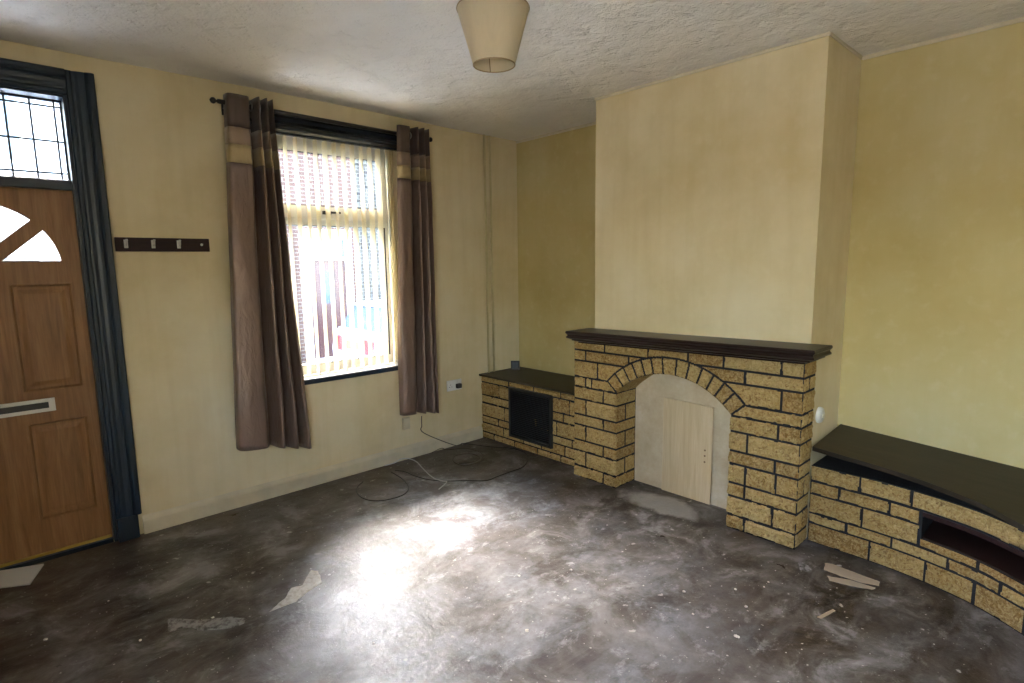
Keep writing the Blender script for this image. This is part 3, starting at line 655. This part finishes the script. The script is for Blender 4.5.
# little framed display on the top
fd = empty('small_framed_display', (-.12, -.085, .5555), 'tiny black framed stand on the dark cupboard top near the corner', 'ornament')
def rz(bm, an, c):
    bmesh.ops.rotate(bm, verts=bm.verts, cent=c, matrix=Matrix.Rotation(an, 3, 'Z'))
c_ = (-.13, -.085, .555); bm = plate([rect(-.038, .038, 0, .076), rect(-.026, .026, .013, .064)], .006, .001, lambda u, v, w: (c_[0]+u, c_[1]+w, c_[2]+.001+v)); rz(bm, RAD(-48), c_); obj('frame', bm, M_black, fd)
bm = bbox(c_[0]-.0262, c_[0]+.0262, c_[1]-.001, c_[1]+.004, c_[2]+.0135, c_[2]+.0645); rz(bm, RAD(-48), c_); obj('face', bm, mat('pale_blue_face', (.05, .065, .085), .3), fd)
bm = bbox(c_[0]-.030, c_[0]+.030, c_[1]-.020, c_[1]+.025, c_[2]+.0005, c_[2]+.010, bev=.002); rz(bm, RAD(-48), c_); obj('foot', bm, M_black, fd)

# ------------------------------------------------------------------ right unit, bowed front, lifted top
ctrl = [(-.405, -2.604), (-.410, -2.75), (-.414, -2.89), (-.428, -3.02), (-.452, -3.14), (-.505, -3.30), (-.60, -3.45), (-.72, -3.60), (-.85, -3.74)]
CV = crom([(x, y, 0) for x, y in ctrl], 12)
def curve_at(s):        # s = -y
    s = max(s, 2.60405)
    for p, q in zip(CV, CV[1:]):
        if -p.y <= s <= -q.y + 1e-6:
            t = (s+p.y)/(-q.y+p.y); c = p.lerp(q, t); d = (q-p).normalized(); return c, Vector((d.y, -d.x, 0))
    c = CV[-1]; d = (CV[-1]-CV[-2]).normalized(); return c, Vector((d.y, -d.x, 0))
RZ = [0, .104, .158, .262, .330, .414]
RJ = [[2.888, 3.118, 3.30, 3.47], [2.783, 2.979, 3.20, 3.385, 3.58], [2.847, 3.085, 3.305, 3.52], [2.74, 2.959, 3.085], [2.829, 3.045, 3.56]]
r_at = courses(RZ, RJ, 2.604, 3.74, 5)
NZ0, NZ1, NS = .200, .312, 3.092
def right_at(u, z):
    if u > NS and NZ0 < z < NZ1: return None
    s = r_at(u, z)
    if s[0] is None: return s
    d = s[1]
    if u > NS-.02 and NZ0-.06 < z < NZ1+.02:
        if u > NS and z >= NZ1: d = min(d, z-NZ1+.002) if z < .33 else d
        if u > NS and z <= NZ0: d = min(d, NZ0-z+.004)
    if u > NS and .312 <= z <= .330: return (None, 0)
    return (s[0], d)
def rplace(u, z, h):
    c, nn = curve_at(u); nn = nn if nn.x < 0 else -nn
    return (c.x+nn.x*(h), c.y+nn.y*(h), z)
ru = empty('bowed_stone_bench', (-.3, -3.1, 0), 'long low stone bench with a bowed front and letterbox niche, right of the fireplace', 'bench')
bm = bmesh.new(); masonry(bm, 2.604, 3.74, 0, .414, right_at, rplace, res=.0045); finish_masonry('stone_front', bm, ru)
# core in three layers leaves the niche open
def layer(z0, z1, s0, s1, inset, wallx=-.001):
    bm = bmesh.new(); n = 24; f_ = []
    for i in range(n+1):
        s = s0+(s1-s0)*i/n; c, nn = curve_at(s); nn = nn if nn.x < 0 else -nn; f_.append((c.x-nn.x*inset, c.y-nn.y*inset))
    lo = [bm.verts.new((x, y, z0)) for x, y in f_] + [bm.verts.new((wallx, f_[-1][1], z0)), bm.verts.new((wallx, f_[0][1], z0))]
    hi = [bm.verts.new((v.co.x, v.co.y, z1)) for v in lo]; m_ = len(lo)
    for k in range(m_): bm.faces.new((lo[k], lo[(k+1) % m_], hi[(k+1) % m_], hi[k]))
    bm.faces.new(lo[::-1]); bm.faces.new(hi); return bm
bm = layer(0, NZ0, 2.605, 3.74, .002)
merge(bm, layer(NZ0, NZ1, 2.605, NS, .002)); merge(bm, layer(NZ1, .412, 2.605, 3.74, .002)); obj('mortar_core', bm, MMO, ru)
bm = bmesh.new(); box(bm, -.12, -.10, -3.70, -NS, NZ0, NZ1); box(bm, -.50, -.12, -NS-.006, -NS, NZ0, NZ1) if False else None
merge(bm, layer(NZ0, NZ0+.006, NS+.002, 3.72, .006, -.12)); obj('niche_lining', bm, mat('dark_red_lining', (.022, .008, .006), .5), ru, label='dark red niche lining')
merge_b = layer(NZ1-.004, NZ1+.016, NS+.001, 3.735, -.006, -.2); obj('lintel_strip', merge_b, M_darkx, ru, label='dark strip over the niche')
# lifted board on top
pz = lambda x, y: max(.549 + .073*x + .076*(y+2.6), .4405)
bm = bmesh.new(); top = []; ss = [2.609+(3.74-2.609)*k/30 for k in range(31)]; rows = []
for s in ss:
    c, nn = curve_at(max(s, 2.604)); nn = nn if nn.x < 0 else -nn; ex = c.x+nn.x*.020; ey = c.y+nn.y*.020 if s > 2.625 else -s
    rows.append([bm.verts.new((ex+(-.002-ex)*j/6, ey+(-s-ey)*j/6, pz(ex+(-.002-ex)*j/6, ey+(-s-ey)*j/6))) for j in range(7)])
tri_quads(bm, rows); bmesh.ops.recalc_face_normals(bm, faces=bm.faces)
ret = bmesh.ops.extrude_face_region(bm, geom=bm.faces[:]); bmesh.ops.translate(bm, vec=(0, 0, -.022), verts=[v for v in ret['geom'] if isinstance(v, bmesh.types.BMVert)])
bmesh.ops.recalc_face_normals(bm, faces=bm.faces)
obj('bench_top', bm, M_slab, ru, label='dark brown top board lifted at its left end')

# ------------------------------------------------------------------ pendant shade
LX, LY = -2.040, -2.030
lamp = empty('pendant_lamp', (LX, LY, H), 'cream cloth pendant lampshade tapering downward from the ceiling', 'lamp')
zb, zt, rb_, rt_ = 2.160, 2.345, .0735, .1260
M_shade = fabric('cream_shade_cloth', (.66, .57, .40), .8, .1)
n_ = N(M_shade); tl = n_.n('ShaderNodeBsdfTranslucent'); tl.inputs[0].default_value = (.72, .60, .36, 1); mx_ = n_.n('ShaderNodeMixShader'); mx_.inputs[0].default_value = .35
out_ = [x for x in M_shade.node_tree.nodes if x.type == 'OUTPUT_MATERIAL'][0]; n_.l(n_.b.outputs[0], mx_.inputs[1]); n_.l(tl.outputs[0], mx_.inputs[2]); n_.l(mx_.outputs[0], out_.inputs[0])
bm = bmesh.new(); lathe(bm, [(rb_, zb), (rb_+(rt_-rb_)*.5, (zb+zt)/2), (rt_, zt), (rt_-.002, zt), (rb_+(rt_-rb_)*.5-.002, (zb+zt)/2), (rb_-.002, zb), (rb_, zb)], (LX, LY, 0), 64); obj('lamp_shade', bm, M_shade, lamp, smooth=True)
for r, z in ((rb_, zb), (rt_, zt)):
    bm = bmesh.new(); tube(bm, [(LX+r*cos(a), LY+r*sin(a), z) for a in [2*pi*k/48 for k in range(49)]], .0022, 6, caps=False); obj('rim_tape', bm, M_gold if False else mat('tan_tape', (.36, .26, .13), .7), lamp)
bm = bmesh.new(); a = RAD(60); tube(bm, [(LX+(rb_-.003)*cos(a), LY+(rb_-.003)*sin(a), zb), (LX+(rt_-.003)*cos(a), LY+(rt_-.003)*sin(a), zt)], .0016, 6); obj('seam', bm, mat('seam_thread', (.25, .17, .08), .8), lamp)
bm = bmesh.new(); tube(bm, [(LX, LY, 2.335), (LX, LY, 2.375), (LX, LY, 2.39)], [.019, .017, .006], 16)
for k in range(3):
    a = 2*pi*k/3; tube(bm, [(LX+.017*cos(a), LY+.017*sin(a), 2.36), (LX+(rt_-.003)*cos(a), LY+(rt_-.003)*sin(a), zt-.004)], .0015, 6)
obj('lamp_holder', bm, M_white, lamp); bm = bmesh.new(); tube(bm, [(LX, LY, 2.388), (LX, LY, 2.478)], .003, 8); obj('flex', bm, M_white, lamp)
bm = bmesh.new(); lathe(bm, [(.0001, -.028), (.020, -.028), (.036, -.012), (.040, -.004), (.0001, -.004)], (LX, LY, H), 28); obj('ceiling_rose', bm, M_white, lamp, smooth=True)

# ------------------------------------------------------------------ things on the floor
def blob(name, pix, z, h, m, label, cat, seed, group=None, jag=.006):
    P = [ray(a, b) for a, b in pix]; c = sum(P, Vector())/len(P)
    out = []
    for i in range(len(P)):
        p, q = P[i], P[(i+1) % len(P)]
        for k in range(5):
            w = p.lerp(q, k/5); nn = Vector((noise.noise(w*40+Vector((seed, 0, 0))), noise.noise(w*40+Vector((0, seed, 5))), 0))*jag; out.append(w+nn)
    bm = bmesh.new(); lo = [bm.verts.new((p.x, p.y, z)) for p in out]
    mid = [bm.verts.new((c.x+(p.x-c.x)*.93, c.y+(p.y-c.y)*.93, z+h*(.8+.3*noise.noise(p*30)))) for p in out]
    top = [bm.verts.new((c.x+(p.x-c.x)*.5, c.y+(p.y-c.y)*.5, z+h*(1.1+.4*noise.noise(p*50)))) for p in out]; cc = bm.verts.new((c.x, c.y, z+h*1.1)); n = len(out)
    for A, B in ((lo, mid), (mid, top)):
        for k in range(n): bm.faces.new((A[k], A[(k+1) % n], B[(k+1) % n], B[k]))
    for k in range(n): bm.faces.new((top[k], top[(k+1) % n], cc))
    bm.faces.new(lo[::-1])
    return tag(obj(name, bm, m, origin=(c.x, c.y, z)), label, cat, group)
M_scrap = mat('white_filler', (.62, .60, .56), .7); M_scrap2 = mat('grey_filler', (.27, .26, .25), .8); M_scrap3 = mat('tan_filler', (.36, .29, .21), .8)
n = N(M_scrap); n.base(n.ramp(n.noise(n.map(), 40, 4, .7), [(.35, (.45, .40, .34)), (.55, (.66, .64, .60))]))
n = N(M_scrap2); n.base(n.ramp(n.noise(n.map(), 30, 5, .7), [(.4, (.10, .09, .085)), (.55, (.27, .26, .25))]))
blob('filler_scrap', [(269, 612), (285, 598), (291, 588), (304, 585), (311, 570), (318, 571), (322, 583), (308, 592), (296, 602)], .0003, .0025, M_scrap, 'jagged white scrap of filler stuck on the floor in the window light', 'floor scrap', 1)
blob('filler_scrap', [(168, 618), (184, 619), (200, 620), (230, 617), (246, 618), (244, 624), (226, 629), (200, 631), (185, 627), (168, 633)], .0003, .0015, M_scrap2, 'long pale grey smear of filler on the floor, nearer the front door', 'floor scrap', 2)
blob('filler_scrap', [(825, 563), (832, 564), (866, 577), (880, 582), (879, 586), (862, 583), (840, 576), (824, 570)], .0003, .003, M_scrap3, 'longer tan sliver lying on the floor before the bowed bench', 'floor scrap', 3, jag=.003)
blob('filler_scrap', [(827, 576), (850, 580), (876, 588), (872, 590), (850, 586), (830, 581)], .0003, .002, M_scrap3, 'thinner tan sliver lying just in front of the longer one by the bench', 'floor scrap', 4, jag=.003)
blob('filler_scrap', [(798, 563), (806, 564), (812, 570), (806, 572), (800, 570)], .0003, .0015, M_scrap2, 'small grey scrap on the floor at the foot of the fireplace right pier', 'floor scrap', 5, jag=.003)
blob('filler_scrap', [(817, 617), (833, 609), (836, 611), (821, 619)], .0003, .0015, M_scrap3, 'short straight splinter on the floor at the lower right', 'floor scrap', 6, jag=.002)
# crumbs of plaster
rc = random.Random(5)
for k in range(16):
    u_, v_ = rc.choice([(rc.uniform(340, 640), rc.uniform(520, 670)), (rc.uniform(640, 900), rc.uniform(575, 675)), (rc.uniform(20, 260), rc.uniform(600, 675))])
    p = ray(u_, v_); sz = rc.uniform(.004, .008); bm = bmesh.new(); bmesh.ops.create_icosphere(bm, subdivisions=2, radius=sz)
    for v in bm.verts: v.co += Vector((rc.uniform(-1, 1), rc.uniform(-1, 1), rc.uniform(-1, 1)))*sz*.22; v.co.z = max(-sz*.45, v.co.z*.6); v.co += Vector((p.x, p.y, sz*.46))
    tag(obj('plaster_crumb', bm, M_scrap, origin=(p.x, p.y, 0)), 'tiny white crumb of plaster scattered on the bare concrete floor', 'crumb', 'plaster crumbs on the floor')
# post on the mat
bm = bmesh.new(); P = [ray(-30, 592), ray(30, 585), ray(44, 565), ray(-12, 573)]
lo = [bm.verts.new((p.x, p.y, .0005)) for p in P]; hi = [bm.verts.new((p.x, p.y, .003+.004*(i in (1, 2)))) for i, p in enumerate(P)]
for k in range(4): bm.faces.new((lo[k], lo[(k+1) % 4], hi[(k+1) % 4], hi[k]))
bm.faces.new(lo[::-1]); bm.faces.new(hi); tag(obj('paper_sheet', bm, mat('white_paper', (.62, .62, .63), .6), origin=tuple(P[1])), 'white sheet of paper lying on the floor at the foot of the front door', 'paper')

# ------------------------------------------------------------------ the street outside
GZ = -.50
M_road = mat('asphalt', (.20, .20, .21), .9); n = N(M_road); n.base(n.ramp(n.noise(n.map(), 60, 4, .7), [(.3, (.16, .16, .165)), (.7, (.26, .26, .265))]))
M_pave = mat('paving', (.42, .40, .37), .9); n = N(M_pave); n.base(n.ramp(n.noise(n.map(), 25, 4, .7), [(.3, (.42, .40, .37)), (.7, (.55, .53, .50))]))
def struct(nm, bm, m): return tag(obj(nm, bm, m), kind='structure')
struct('road', bbox(-14, 16, 1.75, 6.2, GZ-.3, GZ-.08), M_road)
bm = bmesh.new(); box(bm, -14, 16, .285, 1.75, GZ-.3, GZ+.02, bev=.01); struct('pavement', bm, M_pave)
bm = bmesh.new(); box(bm, -14, 16, 6.2, 7.5, GZ-.3, GZ+.02, bev=.01); struct('pavement', bm, M_pave)
M_br1 = brick_mat('red_brick', (.050, .024, .018), (.065, .034, .026), (.13, .12, .105)); M_br2 = brick_mat('grey_brick', (.060, .052, .042), (.010, .009, .009), (.12, .11, .095)); M_rend = paint_mat('white_render', (.50, .50, .49), .8, .1)
M_tile = brick_mat('slate_roof', (.09, .10, .12), (.13, .14, .16), (.06, .06, .07), .2, .3)
FY = 7.5
struct('bounce_yard', bbox(-12, XL-.25, -10, -.05, -.4, -.12), M_pave)  # unseen pale paving, added to bounce sunlight up to the ceiling
def house(x0, x1, m, label, door_x, win_x, door_col):
    h = empty('terraced_house', ((x0+x1)/2, FY, GZ), label, 'house', 'terraced houses across the street')
    hl = [rect(door_x-.47, door_x+.47, GZ+.02, 2.10)] + [rect(a, a+1.25, .35, 1.75) for a in win_x] + [rect(a, a+1.2, 3.0, 4.3) for a in win_x]
    obj('wall', plate([rect(x0, x1, GZ, 4.9)] + hl, .12, 0, lambda u, v, w: (u, FY+.12+w, v)), m, h)
    bm = bmesh.new(); v = [bm.verts.new(q) for q in ((x0, FY-.25, 4.85), (x1, FY-.25, 4.85), (x1, FY+3.4, 7.0), (x0, FY+3.4, 7.0), (x0, FY-.25, 4.97), (x1, FY-.25, 4.97), (x1, FY+3.4, 7.12), (x0, FY+3.4, 7.12))]
    for f in ((0, 3, 2, 1), (4, 5, 6, 7), (0, 1, 5, 4), (1, 2, 6, 5), (2, 3, 7, 6), (3, 0, 4, 7)): bm.faces.new([v[i] for i in f])
    obj('roof', bm, M_tile, h)
    fr = obj('door_frame', plate([rect(door_x-.54, door_x+.54, GZ+.02, 2.22), rect(door_x-.40, door_x+.40, GZ+.10, 1.60), rect(door_x-.40, door_x+.40, 1.66, 2.02)], .05, .004, lambda u, v, w: (u, FY-.02+w, v)), M_pvc, h, label='white door surround')
    dl = obj('door_leaf', plate([rect(door_x-.40, door_x+.40, GZ+.10, 1.60), rect(door_x-.16, door_x+.16, .72, 1.38)], .02, .003, lambda u, v, w: (u, FY+.01+w, v)), door_col, h)
    obj('pane', bbox(door_x-.16, door_x+.16, FY+.005, FY+.012, .72, 1.38), M_fglass, dl); obj('pane', bbox(door_x-.41, door_x+.41, FY, FY+.02, 1.65, 2.03), M_fglass, fr)
    for a in win_x:
        for z0, z1, w_ in ((.35, 1.75, 1.25), (3.0, 4.3, 1.2)):
            wf_ = obj('window_frame', plate([rect(a, a+w_, z0, z1), rect(a+.07, a+w_/2-.03, z0+.07, z1-.07), rect(a+w_/2+.03, a+w_-.07, z0+.07, z1-.07)], .03, .0, lambda u, v, w: (u, FY+.06+w, v)), M_pvc, h)
            obj('pane', bbox(a+.06, a+w_-.06, FY+.058, FY+.064, z0+.06, z1-.06), M_fglass, wf_)
            obj('stone_sill', bbox(a-.06, a+w_+.06, FY-.05, FY+.02, z0-.12, z0-.001), M_rend, wf_)
M_fglass = mat('dark_pane', (.05, .07, .09), .08)
M_reddoor = paint_mat('red_door_paint', (.040, .009, .008), .4, .2); M_blued = paint_mat('blue_door_paint', (.05, .1, .2), .4, .2)
px2x = lambda u, y=FY: (lambda d: (CAMP + d*((y-CAMP.y)/d.y)).x)(FW + RT*((u-512)/562.6) - UP*((290-341.5)/562.6))
dxr = px2x(328)
house(dxr-3.9, dxr+.75, M_br1, 'red brick terraced house with a dark red door and white surround across the street', dxr, (dxr-3.45,), M_reddoor)
house(dxr+.75, dxr+6.2, M_br2, 'grey brick terraced house right of the one with the red door', dxr+4.6, (dxr+2.6,), M_blued)
house(dxr-9.5, dxr-3.9, M_rend, 'white rendered terraced house seen through the front door glass', dxr-8.6, (dxr-7.6, dxr-5.7), M_blued)

def car(name, x0, L, yc, body, label, rear_left=True, plate_on=False):
    """hatchback parked along the kerb; its tail is at x0 and its nose at x0 + L"""
    root = empty(name, (x0+L/2, yc, GZ-.08), label, 'car', None); g = GZ-.08; hw = .84
    prof = [(.02, .35), (.0, .62), (.03, .86), (.12, .98), (1.2, 1.0), (2.35, .97), (2.75, .94), (3.5, .80), (3.72, .62), (3.75, .38), (3.55, .24), (.2, .24)]
    k = L/3.75
    def loft(profile, wf):
        bm = bmesh.new(); rings = []
        for t in (-1, -.93, -.6, 0, .6, .93, 1):
            r = []
            for (px_, pz_) in profile:
                sh = 1 if abs(t) < .95 else .96; c_x = L/2; xx = c_x+(px_*k-c_x)*sh; r.append(bm.verts.new((x0+xx, yc+t*wf(pz_), g+pz_)))
            rings.append(r)
        m_ = len(profile)
        for a, b in zip(rings, rings[1:]):
            for q in range(m_): bm.faces.new((a[q], a[(q+1) % m_], b[(q+1) % m_], b[q]))
        bm.faces.new(rings[0]); bm.faces.new(rings[-1][::-1]); return bm
    bd_ = obj('body', loft(prof, lambda z: hw-(.05 if z > .8 else 0)), body, root, smooth=False)
    obj('cabin_glass', loft([(.14, .97), (.35, 1.36), (1.9, 1.385), (2.62, .96)], lambda z: hw-.07 if z < 1.2 else hw-.20), M_fglass, root, label='dark car windows')
    obj('roof_panel', loft([(.32, 1.37), (.5, 1.42), (1.8, 1.435), (1.98, 1.385)], lambda z: hw-.20), body, root)
    for s in (-1, 1):
        for xx in (.68, 2.98):
            bm = bmesh.new(); lathe(bm, [(.0001, -.09), (.19, -.09), (.20, -.10), (.29, -.10), (.31, -.07), (.31, .07), (.29, .10), (.20, .10), (.19, .09), (.0001, .09)], (x0+xx*k, yc+s*(hw-.07), g+.31), 28, 'y'); obj('wheel', bm, M_black, root)
        obj('tail_lamp', bbox(x0-.02, x0+.10, yc+s*(hw-.30)-.15, yc+s*(hw-.30)+.15, g+.60, g+.86, bev=.015), mat('red_lamp', (.65, .03, .03), .25), root, label='red tail lamp')
        obj('headlamp', bbox(x0+L-.22, x0+L-.02, yc+s*(hw-.24)-.14, yc+s*(hw-.24)+.14, g+.56, g+.70, bev=.02), M_white, root)
    obj('number_plate', bbox(x0-.02, x0+.005, yc-.30, yc+.22, g+.66, g+.80), mat('yellow_plate', (.85, .68, .05), .4), root, label='yellow rear number plate')
M_carw = mat('white_car_paint', (.75, .75, .74), .25); M_cars = mat('silver_car_paint', (.42, .44, .47), .3, .4)
car('parked_car', 1.02, 3.8, 5.15, M_cars, 'silver hatchback with a yellow rear plate parked on the far side of the street')
car('parked_car', -4.35, 3.9, 2.75, M_carw, 'white hatchback parked close under the front window')
